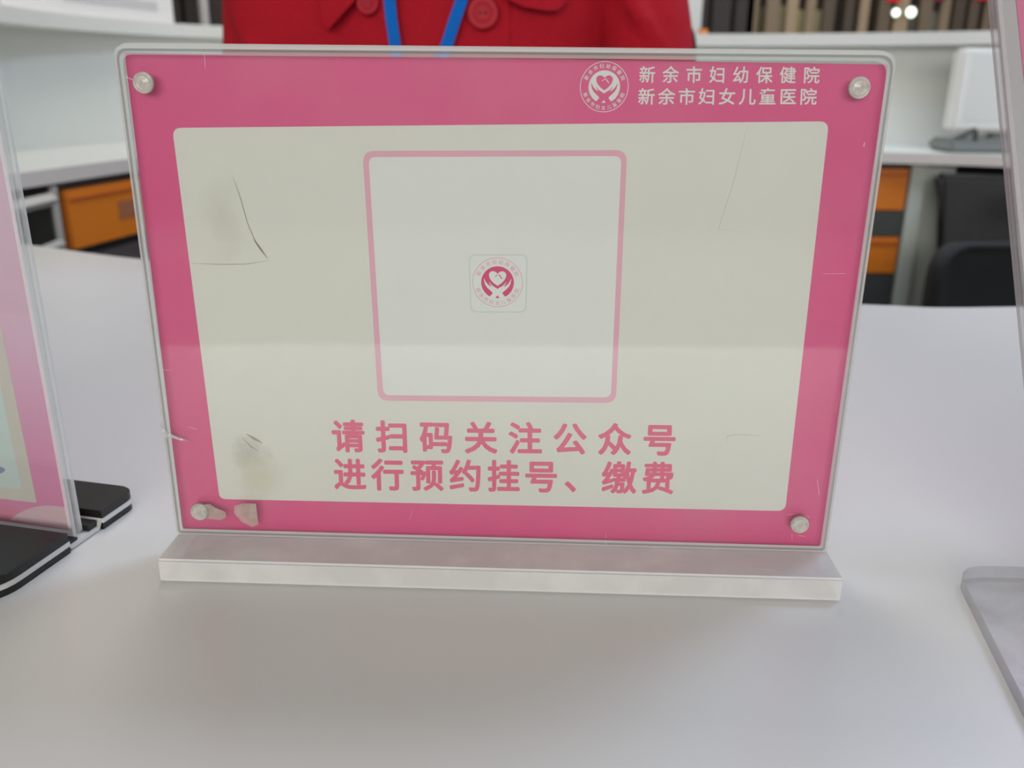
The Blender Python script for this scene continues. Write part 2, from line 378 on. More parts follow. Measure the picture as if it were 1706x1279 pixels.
# emblem: ring, ring lettering, disc with a heart held by two hands
def emblem(cx, cz, R, ring_m, disc_m, field_m, lift, ring_w, name):
    P = lambda x, y: (cx + x*R/1.544, cz + y*R/1.544)     # 1 unit = disc radius
    bm = bmesh.new(); n = 72
    a = [bm.verts.new(card_pt((cx+R*math.cos(2*math.pi*k/n), cz+R*math.sin(2*math.pi*k/n)), lift)) for k in range(n)]
    b = [bm.verts.new(card_pt((cx+R*ring_w*math.cos(2*math.pi*k/n), cz+R*ring_w*math.sin(2*math.pi*k/n)), lift)) for k in range(n)]
    for k in range(n): bm.faces.new((a[k], a[(k+1) % n], b[(k+1) % n], b[k]))
    obj('emblem_ring', face_front(bm), ring_m, card, normals=False)
    bm = bmesh.new()
    for txt, a0, a1, top in (('新余市妇幼保健院', 154, 26, True), ('新余市妇女儿童医院', 203, 337, False)):
        for i, ch in enumerate(txt):
            an = math.radians(a0 + (a1-a0)*i/(len(txt)-1)); rr = 1.27; h = 0.29
            up = Vector((math.cos(an), math.sin(an))) * (1 if top else -1); ri = Vector((up.y, -up.x)); c = Vector((rr*math.cos(an), rr*math.sin(an)))
            add_glyph(bm, ch, lambda u, v, c=c, up=up, ri=ri: P(*(c + ri*(u-0.5)*h + up*(v-0.5)*h)), 0.012, lift)
    obj('emblem_lettering', face_front(bm), ring_m, card, normals=False)
    bm = bmesh.new(); flat_poly(bm, [P(math.cos(2*math.pi*k/n), math.sin(2*math.pi*k/n)) for k in range(n)], lift)
    obj('emblem_disc', face_front(bm), disc_m, card, normals=False)
    bm = bmesh.new(); q = lambda x, y: ((x-740)/285.0, -(y-645)/285.0)
    heart = [(740, 492), (715, 465), (685, 450), (650, 447), (615, 460), (592, 490), (590, 525), (603, 570), (630, 612), (670, 655), (740, 705)]
    hp = [q(x, y) for x, y in heart]; hp = hp + [(-x, y) for x, y in reversed(hp[1:-1])]
    flat_poly(bm, [P(x, y) for x, y in hp], lift+0.02)
    obj('emblem_heart', face_front(bm), field_m, card, normals=False)
    bm = bmesh.new()
    hand = [(740, 758), (705, 735), (660, 708), (625, 680), (590, 630), (596, 655), (616, 695), (640, 718), (612, 712), (575, 685), (540, 645), (515, 600), (500, 570), (503, 610), (520, 680), (556, 735), (610, 785), (652, 822), (652, 842), (606, 895), (655, 935), (740, 945)]
    for s in (1, -1): flat_poly(bm, [P(s*q(x, y)[0], q(x, y)[1]) for x, y in hand], lift+0.02)
    bm.normal_update(); bmesh.ops.triangulate(bm, faces=bm.faces[:])
    obj('emblem_hands', face_front(bm), field_m, card, normals=False)
    bm = bmesh.new(); flat_poly(bm, [P(*q(*p)) for p in ((740, 872), (703, 922), (777, 922))], lift+0.04)
    flat_poly(bm, [P(*q(*p)) for p in ((752, 508), (768, 500), (826, 572), (815, 585))], lift+0.04)
    flat_poly(bm, [P(*q(*p)) for p in ((690, 545), (740, 498), (746, 508), (698, 553))], lift+0.04)
    obj('emblem_marks', face_front(bm), disc_m, card, normals=False)
emblem(28.42, 148.65, 6.70, M_white, M_white, M_pink, 0.06, 0.972, 'header')
emblem(-0.83, 93.22, 7.50, M_palepink, M_magenta, M_plaque, 0.14, 0.972, 'middle')
H1 = [(37.75, 154.25), (86.8, 154.55), (87.1, 150.1), (37.8, 149.75)]
H2 = [(37.74, 148.5), (86.7, 149.0), (87.0, 144.5), (37.8, 144.0)]
obj('header_lettering', face_front(text_line('新余市妇幼保健院', H1, 0.014, 0.05, wfrac=0.093)), M_white, card, normals=False)
obj('header_lettering', face_front(text_line('新余市妇女儿童医院', H2, 0.014, 0.05, wfrac=0.098)), M_white, card, normals=False)
T1 = [(-53.3, 48.5), (55.3, 49.7), (55.7, 38.9), (-53.3, 37.3)]
obj('lower_lettering', face_front(text_line('请扫码关注公众号', T1, 0.029, 0.06, wfrac=0.099)), M_pinktext, card, normals=False)
T2 = [(-53.2, 35.4), (55.4, 36.9), (55.7, 25.6), (-53.3, 24.1)]
sp = [(-53.4, -42.7), (-41.2, -30.4), (-28.6, -17.7), (-16.1, -5.4), (-3.9, 6.7), (7.9, 18.9), (20.6, 31.4), (32.5, 43.7), (45.2, 55.7)]
obj('lower_lettering', face_front(text_line('进行预约挂号、缴费', T2, 0.028, 0.06, spans=[((a+53.25)/108.8, (b+53.25)/108.8) for a, b in sp])), M_pinktext, card, normals=False)
# creases and scratches
def strip(bm, pts, wdt, lift):
    pts = [Vector(p) for p in pts]; L = []; n = len(pts)
    for i, p in enumerate(pts):
        t = (pts[min(i+1, n-1)] - pts[max(i-1, 0)]).normalized(); no = Vector((-t.y, t.x)); k = wdt*(1 if 0 < i < n-1 else 0.25)
        L.append((bm.verts.new(card_pt(p+no*k/2, lift)), bm.verts.new(card_pt(p-no*k/2, lift))))
    for i in range(n-1): bm.faces.new((L[i][0], L[i+1][0], L[i+1][1], L[i][1]))
for pts, wd in (([(-77.6, 122.8), (-76.0, 117), (-74.6, 110), (-72.6, 104), (-70.3, 100.4)], 0.28), ([(-73.0, 105), (-71.2, 102), (-69.3, 99.2)], 0.7), ([(-92.5, 97.4), (-84, 97.2), (-76, 97.4), (-69.2, 98.6)], 0.22), ([(-80.5, 42.8), (-78.0, 41.2), (-75.6, 39.8)], 1.0), ([(-82.0, 41.5), (-79.5, 38.6), (-77.2, 37.0)], 0.5)):
    bm = bmesh.new(); strip(bm, pts, wd, 0.09); obj('crease', face_front(bm), M_crease, card, normals=False)
M_faint = mat('faint_crease', (196, 191, 182), 0.7)
for pts, wd in (([(68.6, 139.0), (66.2, 124), (62.9, 110), (71, 109.2)], 0.18), ([(70.6, 43.6), (71.0, 46.0), (74, 46.6), (81.5, 46.4)], 0.25)):
    bm = bmesh.new(); strip(bm, pts, wd, 0.09); obj('crease', face_front(bm), M_faint, card, normals=False)
# scratches on the acrylic
for pts, wd in (([(-104.0, 150.0), (-102.3, 149.2)], 0.45), ([(-102.3, 149.2), (-100.7, 147.8), (-98.6, 149.6), (-96.4, 150.2)], 0.18), ([(-81.5, 156.0), (-81.5, 152.6)], 0.22),
                ([(100.2, 134.9), (100.1, 133.8)], 0.55), ([(-27.5, 19.2), (-28.7, 16.0)], 0.16), ([(93.3, 98.2), (99.5, 98.4)], 0.2), ([(99.2, 33.5), (100.4, 28.2)], 0.3),
                ([(-97.6, 46.2), (-95.0, 45.4)], 0.3), ([(91.5, 21.0), (93.3, 21.4)], 0.25), ([(97.2, 21.0), (98.4, 20.4)], 0.25), ([(95.4, 13.9), (97.6, 13.6)], 0.25), ([(93.4, 14.5), (93.7, 12.5)], 0.25),
                ([(-103.4, 64.8), (-101.2, 64.6)], 0.2), ([(34.5, 13.0), (34.7, 8.6)], 0.14), ([(102.5, 62.0), (102.1, 56.0)], 0.1)):
    bm = bmesh.new(); strip(bm, [Vector(p) for p in pts], wd, 3.42); obj('scratch', face_front(bm), M_scratch, sign, normals=False)
# chip at the left edge
bm = bmesh.new(); add_prism(bm, [card_pt(p, 3.5) for p in ((-106.6, 47.2), (-105.6, 45.4), (-104.2, 44.0), (-101.6, 42.6), (-98.4, 41.4), (-101.0, 41.6), (-103.4, 42.4), (-104.4, 41.6), (-105.0, 42.6), (-106.0, 42.2))], (0, 0.0004, 0))
obj('chip', bm, acrylic('chipped_acrylic', 0.3, (0.9, 0.9, 0.9), 0.1, (0.85, 0.84, 0.84), smudge=0.5, sscale=700), sign)
# four clear rivets, each a domed head with a raised ring
for k, (x, z) in enumerate(((-99.10, 148.44), (96.75, 149.15), (95.35, 18.07), (-96.81, 16.9))):
    bm = bmesh.new()
    lathe(bm, [(0, 4.55), (0.9, 4.5), (1.6, 4.25), (1.95, 4.1), (2.1, 4.45), (2.5, 4.75), (2.85, 4.5), (2.95, 3.9), (2.9, 3.45), (0, 3.45)], (x, z, 0), (0, 0, 1)) if False else \
    lathe(bm, [(r/1000, h/1000) for r, h in [(0, 4.5), (0.8, 4.45), (1.5, 4.25), (1.95, 4.15), (2.15, 4.45), (2.5, 4.7), (2.8, 4.5), (2.95, 3.95), (2.9, 3.45), (0, 3.45)]], (x/1000, 0, z/1000), (0, -1, 0), 28)
    obj('rivet', bm, M_rivet, sign, smooth=True)
bm = bmesh.new()
add_prism(bm, [card_pt(p, 3.9) for p in ((-96.8, 19.2), (-93.2, 19.6), (-91.6, 18.3), (-88.4, 17.0), (-88.2, 15.2), (-90.2, 14.0), (-94.5, 14.4), (-97.4, 15.0))], (0, 0.0004, 0))
obj('tape_scrap', bm, M_tape, sign, label='crumpled scrap of clear tape')
bm = bmesh.new()
add_prism(bm, [card_pt(p, 3.9) for p in ((-85.2, 19.2), (-82.5, 20.2), (-78.2, 20.2), (-77.9, 13.0), (-80.0, 11.8), (-83.4, 13.6), (-85.6, 16.8))], (0, 0.0004, 0))
obj('tape_scrap', bm, M_tape, sign, label='torn patch of clear tape')

# ------------------------------------------------------------------ left stand: clear panel on a black layered base
LP = Vector((-0.144, 0.006)); LU = Vector((-0.981, 0.194)); LV = Vector((-0.194, -0.981))
def L3(u, v, z): p = LP + LU*(u + 0.0185*z) + LV*v; return (p.x, p.y, z)
lst = thing('card_stand', 'upright clear card stand on a black base with white middle layer, pale pink card', 'sign stand', (LP.x-0.07, LP.y+0.02, 0))
PW, PH = 0.152, 0.215
def lsheet(v0, v1):
    bm = bmesh.new(); pts = round_poly([(0, 0.0022), (PW, 0.0022), (PW, PH), (0, PH)], [0.0005, 0.0005, 0.003, 0.003])
    ins = [(PW/2+(u-PW/2)*0.984, PH/2+(z-PH/2)*0.99) for u, z in pts]
    A = [bm.verts.new(L3(u, v0, z)) for u, z in ins]; A2 = [bm.verts.new(L3(u, v0-0.0003, z)) for u, z in pts]; B2 = [bm.verts.new(L3(u, v1+0.0003, z)) for u, z in pts]; B = [bm.verts.new(L3(u, v1, z)) for u, z in ins]
    bm.faces.new(A); bm.faces.new(list(reversed(B))); n = len(pts)
    for P, Q in ((A, A2), (A2, B2), (B2, B)):
        for i in range(n): bm.faces.new((P[i], Q[i], Q[(i+1) % n], P[(i+1) % n])).material_index = 1
    return bm
obj('front_panel', lsheet(0.0024, 0.0003), [M_clear, M_edge], lst)
obj('back_panel', lsheet(-0.0008, -0.0028), [M_clear, M_edge], lst)
def grad_mat(name, stops, z0, z1):
    m = mat(name, (200, 160, 190), 0.5, 0.3); nt = m.node_tree; b = nt.nodes['Principled BSDF']
    tc = nt.nodes.new('ShaderNodeTexCoord'); sx = nt.nodes.new('ShaderNodeSeparateXYZ'); nt.links.new(tc.outputs['Generated'], sx.inputs[0])
    cr = nt.nodes.new('ShaderNodeValToRGB'); nt.links.new(sx.outputs['Z'], cr.inputs[0])
    while len(cr.color_ramp.elements) < len(stops): cr.color_ramp.elements.new(0.5)
    for e, (p, c) in zip(cr.color_ramp.elements, stops): e.position = p; e.color = lin(c)
    nt.links.new(cr.outputs[0], b.inputs['Base Color']); return m
M_lilac = grad_mat('print_lilac_to_pink', [(0.0, (220, 132, 172)), (0.14, (222, 150, 188)), (0.33, (224, 184, 208)), (0.6, (226, 198, 216)), (1.0, (228, 206, 218))], 0, 0)
M_ice = grad_mat('print_ice_blue', [(0.0, (204, 216, 212)), (0.25, (204, 220, 220)), (0.5, (216, 216, 210)), (1.0, (220, 214, 206))], 0, 0)
bm = bmesh.new(); add_prism(bm, [L3(u, 0.0002, z) for u, z in ((0.0022, 0.0032), (PW-0.002, 0.0032), (PW-0.002, PH-0.004), (0.0022, PH-0.004))], [c*0.0004 for c in (-LV.x, -LV.y, 0)])
lc = obj('card', bm, M_lilac, lst, label='pale pink printed card')
def lflat(name, pts, lift, m):
    bm = bmesh.new(); bm.faces.new([bm.verts.new(L3(u, 0.0002+lift, z)) for u, z in pts]); obj(name, face_front(bm), m, lc, normals=False)
lflat('cream_field', [(0.0141, 0.0122), (PW-0.014, 0.0105), (PW-0.014, PH-0.03), (0.0160, PH-0.03)], 0.00004, mat('print_cream_border', (212, 204, 196), 0.5, 0.3))
lflat('pale_blue_field', [(0.0190, 0.0165), (PW-0.019, 0.0155), (PW-0.019, PH-0.036), (0.0210, PH-0.036)], 0.00007, M_ice)
lflat('blue_mark', [(0.0305+0.0062*math.cos(2*math.pi*k/24), 0.0222+0.0017*math.sin(2*math.pi*k/24)+0.0012*math.cos(2*math.pi*k/24)*-1) for k in range(24)], 0.0001, mat('print_slate_blue', (140, 148, 176), 0.5))
lflat('pale_wave', [(0.0026, 0.0118)] + [(0.0026+0.024*t, 0.0118+0.0012*math.sin(t*2.2)-0.0085*t*t) for t in [k/10 for k in range(1, 11)]] + [(0.0026, 0.0034)], 0.00006, mat('print_wave_pale', (222, 186, 196), 0.5))
lflat('pink_wave', [(0.0190, 0.0074), (0.026, 0.0088), (0.034, 0.0085), (0.045, 0.006), (0.06, 0.009), (0.08, 0.008), (0.10, 0.0034), (0.026, 0.0034)], 0.00005, mat('print_wave_pink', (222, 128, 160), 0.5))
def lplate(bm, u0, u1, v0, v1, z0, z1, r):
    pts = round_poly([(u0, v0), (u1, v0), (u1, v1), (u0, v1)], r, 8)
    add_prism(bm, [L3(u, v, z0) for u, v in pts], (0, 0, z1-z0))
for nm, v0, v1, rr in (('front_foot', 0.0085, 0.0420, [0, 0, 0.008, 0.012]), ('rear_foot', -0.0280, -0.0085, [0.006, 0.006, 0, 0])):
    bm = bmesh.new(); lplate(bm, -0.0035, PW+0.004, v0, v1, 0.0042, 0.0072, rr)
    bmesh.ops.bevel(bm, geom=[e for e in bm.edges if e.calc_length() < 0.005 and abs(e.verts[0].co.z-0.0072) < 1e-5 and abs(e.verts[1].co.z-0.0072) < 1e-5], offset=0.0003, segments=1, affect='EDGES')
    obj(nm, bm, M_black, lst)
    bm = bmesh.new(); lplate(bm, -0.0035, PW+0.004, v0, v1, 0.0, 0.0026, rr); obj('foot_pad', bm, M_black, lst)
bm = bmesh.new()
lplate(bm, -0.0039, PW+0.0044, 0.0085, 0.0424, 0.0026, 0.0042, [0, 0, 0.008, 0.012]); lplate(bm, -0.0039, PW+0.0044, -0.0284, -0.0085, 0.0026, 0.0042, [0.006, 0.006, 0, 0])
lplate(bm, -0.0028, PW+0.0034, -0.0070, 0.0070, 0.0004, 0.0018, 0)
for a, b in ((0.0070, 0.0085), (-0.0070, -0.0085)):
    add_prism(bm, [L3(-0.0030, a, 0.0004), L3(-0.0030, b, 0.0026), L3(-0.0030, b, 0.0042), L3(-0.0030, a, 0.0018)], tuple(c*(PW+0.006) for c in (LU.x, LU.y, 0)))
obj('middle_plate', bm, mat('white_plate', (206, 205, 203), 0.4), lst, label='white middle layer of the base')
bm = bmesh.new(); lplate(bm, -0.0020, PW+0.002, -0.0072, -0.0030, 0.0018, 0.0040, 0); lplate(bm, -0.0020, PW+0.002, 0.0027, 0.0078, 0.0018, 0.0026, 0)
obj('slot_shade', bm, M_black, lst)  # black filler standing in for the shade inside the slot

# ------------------------------------------------------------------ right stand: leaning clear panel on a clear foot
RP = Vector((0.1737, -0.0060, 0.0044)); RE = Vector((0, 0.5120, 0.8590)); RN = Vector((0, -0.8590, 0.5120))
rst = thing('leaning_sign', 'all clear acrylic stand with a leaning pink card panel, cut off at the right edge', 'sign stand', (0.25, -0.02, 0))
def R3(u, e, n): return tuple(RP + Vector((u, 0, 0)) + RE*e + RN*n)
RW, RH = 0.16, 0.245
def rsheet(n0, n1):
    bm = bmesh.new(); pts = round_poly([(0, 0), (RW, 0), (RW, RH), (0, RH)], [0, 0, 0.004, 0.004])
    ins = [(RW/2+(u-RW/2)*0.984, RH/2+(z-RH/2)*0.99) for u, z in pts]
    A = [bm.verts.new(R3(u, z, n0)) for u, z in ins]; A2 = [bm.verts.new(R3(u, z, n0-0.0004)) for u, z in pts]; B2 = [bm.verts.new(R3(u, z, n1+0.0004)) for u, z in pts]; B = [bm.verts.new(R3(u, z, n1)) for u, z in ins]
    bm.faces.new(A); bm.faces.new(list(reversed(B))); n = len(pts)
    for P, Q in ((A, A2), (A2, B2), (B2, B)):
        for i in range(n): bm.faces.new((P[i], Q[i], Q[(i+1) % n], P[(i+1) % n])).material_index = 1
    return bm
M_side = acrylic('acrylic_side', 0.42, (0.9, 0.9, 0.9), 0.06, (0.70, 0.68, 0.70))
obj('front_panel', rsheet(0.0034, 0.0006), [M_clear, M_side], rst)
obj('back_panel', rsheet(-0.0008, -0.0040), [M_clear, M_side], rst)
bm = bmesh.new(); add_prism(bm, [R3(u, e, 0.0002) for u, e in ((0.0082, 0.004), (RW-0.008, 0.004), (RW-0.008, RH-0.008), (0.0082, RH-0.008))], tuple(-RN*0.0004))
obj('card', bm, mat('print_rose', base=(0.80, 0.22, 0.40), rough=0.45, var=0.04, scale=30), rst, label='pink card')
bm = bmesh.new(); add_prism(bm, [R3(u, e, 0.0002) for u, e in ((0.0012, 0.002), (0.0080, 0.002), (0.0080, RH-0.003), (0.0012, RH-0.003))], tuple(-RN*0.0004))
obj('white_backing', bm, mat('white_backing_paper', (196, 192, 196), 0.6), rst)
foot = round_poly([(0.1470, -0.0022), (0.350, 0.0012), (0.345, -0.085), (0.1330, -0.085)], [0.010, 0.004, 0.008, 0.008], 14)
bm = bmesh.new(); add_prism(bm, [(x, y, 0.0) for x, y in foot], (0, 0, 0.0042), 0, 1)
obj('foot', bm, [acrylic('clear_foot', 0.14, (0.97, 0.97, 0.98), 0.06, (0.9, 0.88, 0.95), smudge=0.25, sscale=45), acrylic('clear_foot_edge', 0.55, (0.85, 0.85, 0.87), 0.1, (0.60, 0.60, 0.62))], rst, label='clear rounded foot plate')

# ------------------------------------------------------------------ reception counter carrying the signs
front_in = spline([(-1.25, 0.90), (-0.90, 0.755), (-0.66, 0.648), (-0.468, 0.5587), (-0.341, 0.5013), (-0.15, 0.437), (0.05, 0.398), (0.243, 0.379), (0.346, 0.380), (0.7, 0.45), (1.1, 0.62)], 6)
outer = [(1.1, -0.18), (0.6, -0.25), (0.2, -0.268), (-0.15, -0.252), (-0.6, -0.17), (-1.25, 0.05)]
rc = thing('reception_counter', 'glossy white reception counter top under the acrylic signs', 'counter', (0, 0.1, -0.75))
bm = bmesh.new(); top = [(p[0], p[1]) for p in front_in] + outer
add_prism(bm, [(x, y, -0.025) for x, y in top], (0, 0, 0.025), 0, 1)
obj('worktop', bm, [M_desk, M_deskedge], rc)
bm = bmesh.new(); fo = [(x, y+0.03) for x, y in outer]
for i in range(len(fo)-1):
    a, b = Vector(fo[i]), Vector(fo[i+1]); t = (b-a).normalized(); n = Vector((t.y, -t.x))*0.02
    add_prism(bm, [(a.x, a.y, -0.75), (b.x, b.y, -0.75), (b.x+n.x, b.y+n.y, -0.75), (a.x+n.x, a.y+n.y, -0.75)], (0, 0, 0.725))
obj('front_panel', bm, M_back, rc)
for x, y0, y1 in ((-1.1, 0.05, 0.75), (0.95, -0.15, 0.5)):
    obj('end_panel', box(x-0.015, x+0.015, y0, y1, -0.75, -0.025), M_grey, rc)

# ------------------------------------------------------------------ the counter behind: curved worktop, upright panel and ledge
bc = thing('rear_counter', 'curved white counter behind the person with a raised ledge above its worktop', 'counter', (0, 2.1, -0.75))
b_in = spline([(-0.905, 0.975), (-0.845, 1.19), (-0.81, 1.40), (-0.76, 1.60), (-0.62, 1.80), (-0.30, 1.93), (0.10, 1.975), (0.50, 1.965), (0.797, 1.94), (1.04, 1.883), (1.35, 1.74), (1.62, 1.50)], 5)
b_pan = spline([(-1.24, 1.02), (-1.17, 1.25), (-1.14, 1.50), (-1.10, 1.75), (-0.96, 2.08), (-0.62, 2.32), (0.0, 2.44), (0.50, 2.42), (0.90, 2.28), (1.20, 2.12), (1.55, 1.92), (1.85, 1.66)], 5)
b_led = spline([(-1.085, 1.02), (-1.035, 1.25), (-1.02, 1.52), (-1.010, 1.78), (-0.90, 2.09), (-0.60, 2.27), (0.0, 2.37), (0.50, 2.345), (0.87, 2.215), (1.12, 2.06), (1.45, 1.86), (1.72, 1.60)], 5)
def ribbon(inner, out, z0, z1):
    bm = bmesh.new(); n = len(inner); q = []
    for i in range(n):
        a, b = inner[i], out[i]
        q.append([bm.verts.new((a[0], a[1], z0)), bm.verts.new((a[0], a[1], z1)), bm.verts.new((b[0], b[1], z1)), bm.verts.new((b[0], b[1], z0))])
    for i in range(n-1):
        for k, mi in ((0, 1), (1, 0), (2, 1), (3, 1)):
            bm.faces.new((q[i][k], q[i][(k+1) % 4], q[i+1][(k+1) % 4], q[i+1][k])).material_index = mi
    bm.faces.new(q[0]); bm.faces.new(list(reversed(q[-1])))
    return bm
def offset(poly, d):
    out = []; n = len(poly)
    for i, p in enumerate(poly):
        t = (poly[min(i+1, n-1)] - poly[max(i-1, 0)]).normalized(); out.append(p + Vector((-t.y, t.x))*d)
    return out
obj('worktop', ribbon(b_in, offset(b_pan, 0.0), -0.025, 0.0), [M_back, mat('worktop_front_edge', (196, 188, 182), 0.5)], bc)
obj('upright_panel', ribbon(b_pan, offset(b_pan, 0.02), -0.025, 0.245), M_back, bc)
obj('ledge', ribbon(b_led, offset(b_led, 0.30), 0.245, 0.275), [M_back, mat('ledge_edge', (206, 204, 198), 0.5)], bc)
obj('lower_panel', ribbon(offset(b_pan, 0.0), offset(b_pan, 0.02), -0.75, -0.025), M_dark, bc, label='dark lower panel')

def handle_recess(bm): pass
# left drawer unit
lcab = thing('drawer_unit', 'drawer unit with one orange drawer front under the left side of the rear counter', 'drawer unit', (-1.0, 1.45, -0.75))
LA = Vector((-0.834, 1.307)); LB = Vector((-0.785, 1.60)); LT = (LB-LA).normalized(); LN = Vector((LT.y, -LT.x))
def Q(s, n, z): p = LA + LT*s + LN*n; return (p.x, p.y, z)
ln_ = (LB-LA).length
def qbox(s0, s1, n0, n1, z0, z1):
    bm = bmesh.new(); add_prism(bm, [Q(s0, n0, z0), Q(s1, n0, z0), Q(s1, n1, z0), Q(s0, n1, z0)], (0, 0, z1-z0)); return bm
obj('body', qbox(0.0, ln_, -0.27, -0.018, -0.75, -0.03), M_charcoal, lcab)
d = obj('drawer', qbox(-0.005, ln_, -0.012, 0.012, -0.142, -0.041), M_orange, lcab, label='orange drawer front')
obj('drawer_shade_strip', qbox(0.0, ln_, 0.0122, 0.0150, -0.0585, -0.0535), mat('orange_painted_shadow', base=(0.40, 0.075, 0.01), rough=0.5), d)  # darker orange strip, the shade of a gap painted on
obj('drawer_label', qbox(0.135, 0.20, 0.0121, 0.0135, -0.108, -0.075), mat('faded_label', (150, 92, 60), 0.6), d)
obj('drawer', qbox(0.0, ln_, -0.016, 0.008, -0.30, -0.160), mat('plum_grey_laminate', (76, 68, 70), 0.5, var=0.1), lcab, label='dark grey drawer front')
obj('drawer', qbox(0.0, ln_, -0.016, 0.008, -0.60, -0.31), M_charcoal, lcab, label='dark lower drawer front')
# steel frame at the left of it
fr = thing('steel_rack', 'grey steel rack beside the left orange drawer', 'rack', (-0.845, 1.17, -0.75))
def rail(name, p0, p1, r):
    bm = bmesh.new(); tube(bm, [p0, p1], r, 4); obj(name, bm, M_steel, fr)
rail('rail', (-0.850, 1.06, -0.054), (-0.834, 1.272, -0.050), 0.011)
rail('rail', (-0.850, 1.06, -0.140), (-0.836, 1.285, -0.128), 0.008)
rail('post', (-0.838, 1.284, -0.75), (-0.838, 1.284, -0.03), 0.008)
rail('post', (-0.855, 1.055, -0.75), (-0.855, 1.055, -0.03), 0.009)

# right drawer unit: orange and charcoal drawers in turn, pale side panel
rcab = thing('drawer_unit', 'drawer unit with orange and charcoal drawers in turn under the right rear counter', 'drawer unit', (0.70, 2.1, -0.75))
obj('body', box(0.50, 0.872, 1.985, 2.25, -0.75, -0.028), M_charcoal, rcab)
for k, (z0, z1, m, lb) in enumerate(((-0.137, -0.040, M_orange, 'upper orange drawer front'), (-0.200, -0.139, M_charcoal, 'charcoal drawer front'), (-0.291, -0.202, M_orange, 'lower orange drawer front'), (-0.40, -0.293, M_charcoal, 'charcoal bottom drawer front'), (-0.73, -0.402, M_charcoal, 'charcoal door front'))):
    dr = obj('drawer', box(0.50, 0.874, 1.962, 1.983, z0, z1, 0.002), m, rcab, label=lb)
    if m == M_orange: obj('drawer_shade_strip', box(0.502, 0.872, 1.958, 1.961, z1-0.016, z1-0.011), MATS['orange_painted_shadow'], dr)  # same darker strip for the gap's shade on orange fronts
obj('side_panel', box(0.878, 0.912, 1.955, 2.26, -0.75, -0.028), M_grey, rcab, label='pale grey side panel')
# pale partition board seen beside it, running back to the upright panel
pb = tag(obj('partition_board', box(0.914, 0.985, 1.968, 1.985, -0.75, -0.027), M_grey), 'pale grey board standing beside the orange and charcoal drawers', 'board')

# ------------------------------------------------------------------ chairs
def cushion(rx, rz, th, r, bow=0.0):
    pts = round_poly([(-rx, -rz), (rx, -rz), (rx, rz), (-rx, rz)], r, 8); return pts
def office_chair(name, label, cx, cy, rot, m, bz0, bz1, hw, tilt=0.0, seat_z=-0.30, cr=0.07):
    t = thing(name, label, 'chair', (cx, cy, -0.75))
    c, s = math.cos(rot), math.sin(rot)
    def T(x, y, z): return (cx + x*c - y*s, cy + x*s + y*c, z)      # back of the chair is at +y
    def fin(n, bm, mm, smooth=False):
        for v in bm.verts: v.co = Vector(T(*v.co))
        return obj(n, bm, mm, t, smooth)
    bm = bmesh.new(); pts = round_poly([(-hw, bz0), (hw, bz0), (hw, bz1), (-hw, bz1)], cr, 8)
    f = lambda x, z, d: (x, 0.22 + d - 0.05*(1-(x/hw)**2)*0 + 0.06*(x/hw)**2*-1 + tilt*(z-bz0), z)
    rings = []
    for d, k in ((-0.022, 0.93), (-0.03, 0.98), (0.0, 1.0), (0.026, 0.98), (0.03, 0.93)):
        rings.append([f(x*k, (bz0+bz1)/2+(z-(bz0+bz1)/2)*k, d) for x, z in pts])
    loft(bm, rings); fin('backrest', bm, m, True)
    bm = bmesh.new(); sp_ = round_poly([(-0.24, -0.22), (0.24, -0.22), (0.22, 0.22), (-0.22, 0.22)], 0.07, 8)
    loft(bm, [[(x*k, y*k, seat_z+dz) for x, y in sp_] for dz, k in ((-0.07, 0.9), (-0.055, 0.98), (-0.02, 1.0), (-0.005, 0.97), (0.0, 0.9))]); fin('seat', bm, m, True)
    bm = bmesh.new(); tube(bm, [(0, 0.06, seat_z-0.075), (0, 0.20, seat_z-0.07), (0, 0.265, seat_z+0.0), (0, 0.262+tilt*0.15, bz0+0.08)], 0.018, 10); fin('back_bracket', bm, M_black, True)
    bm = bmesh.new(); tube(bm, [(0, 0, -0.66), (0, 0, seat_z-0.07)], 0.025, 14); fin('gas_column', bm, M_chrome, True)
    for k in range(5):
        a = 2*math.pi*k/5+0.3; ex, ey = 0.28*math.cos(a), 0.28*math.sin(a)
        bm = bmesh.new(); tube(bm, [(0, 0, -0.66), (ex, ey, -0.695)], [0.026, 0.016], 8)
        lg = fin('leg', bm, M_black)
        bm = bmesh.new(); lathe(bm, [(0, -0.012), (0.022, -0.012), (0.025, 0), (0.022, 0.012), (0, 0.012)], (ex, ey, -0.725), (math.cos(a+1.57), math.sin(a+1.57), 0), 16)
        for v in bm.verts: v.co = Vector(T(*v.co))
        obj('caster', bm, M_black, lg)
    for sx in (-1, 1):
        bm = bmesh.new(); tube(bm, [(sx*0.2, 0.0, seat_z-0.05), (sx*0.27, 0.0, seat_z-0.03), (sx*0.28, 0.0, seat_z+0.19)], 0.014, 8)
        add_box(bm, sx*0.28-0.025, sx*0.28+0.025, -0.12, 0.11, seat_z+0.185, seat_z+0.21); fin('armrest', bm, M_black)
    return t
office_chair('office_chair', 'black office chair the person in red sits on', -0.075, 0.70, 0.0, M_blackfabric, -0.17, 0.232, 0.260, 0.02, -0.345, cr=0.05)
office_chair('office_chair', 'black office chair with rounded back pushed under the right rear counter', 1.06, 1.42, math.radians(8), M_blackfabric, -0.46, -0.150, 0.255, 0.0, -0.52)

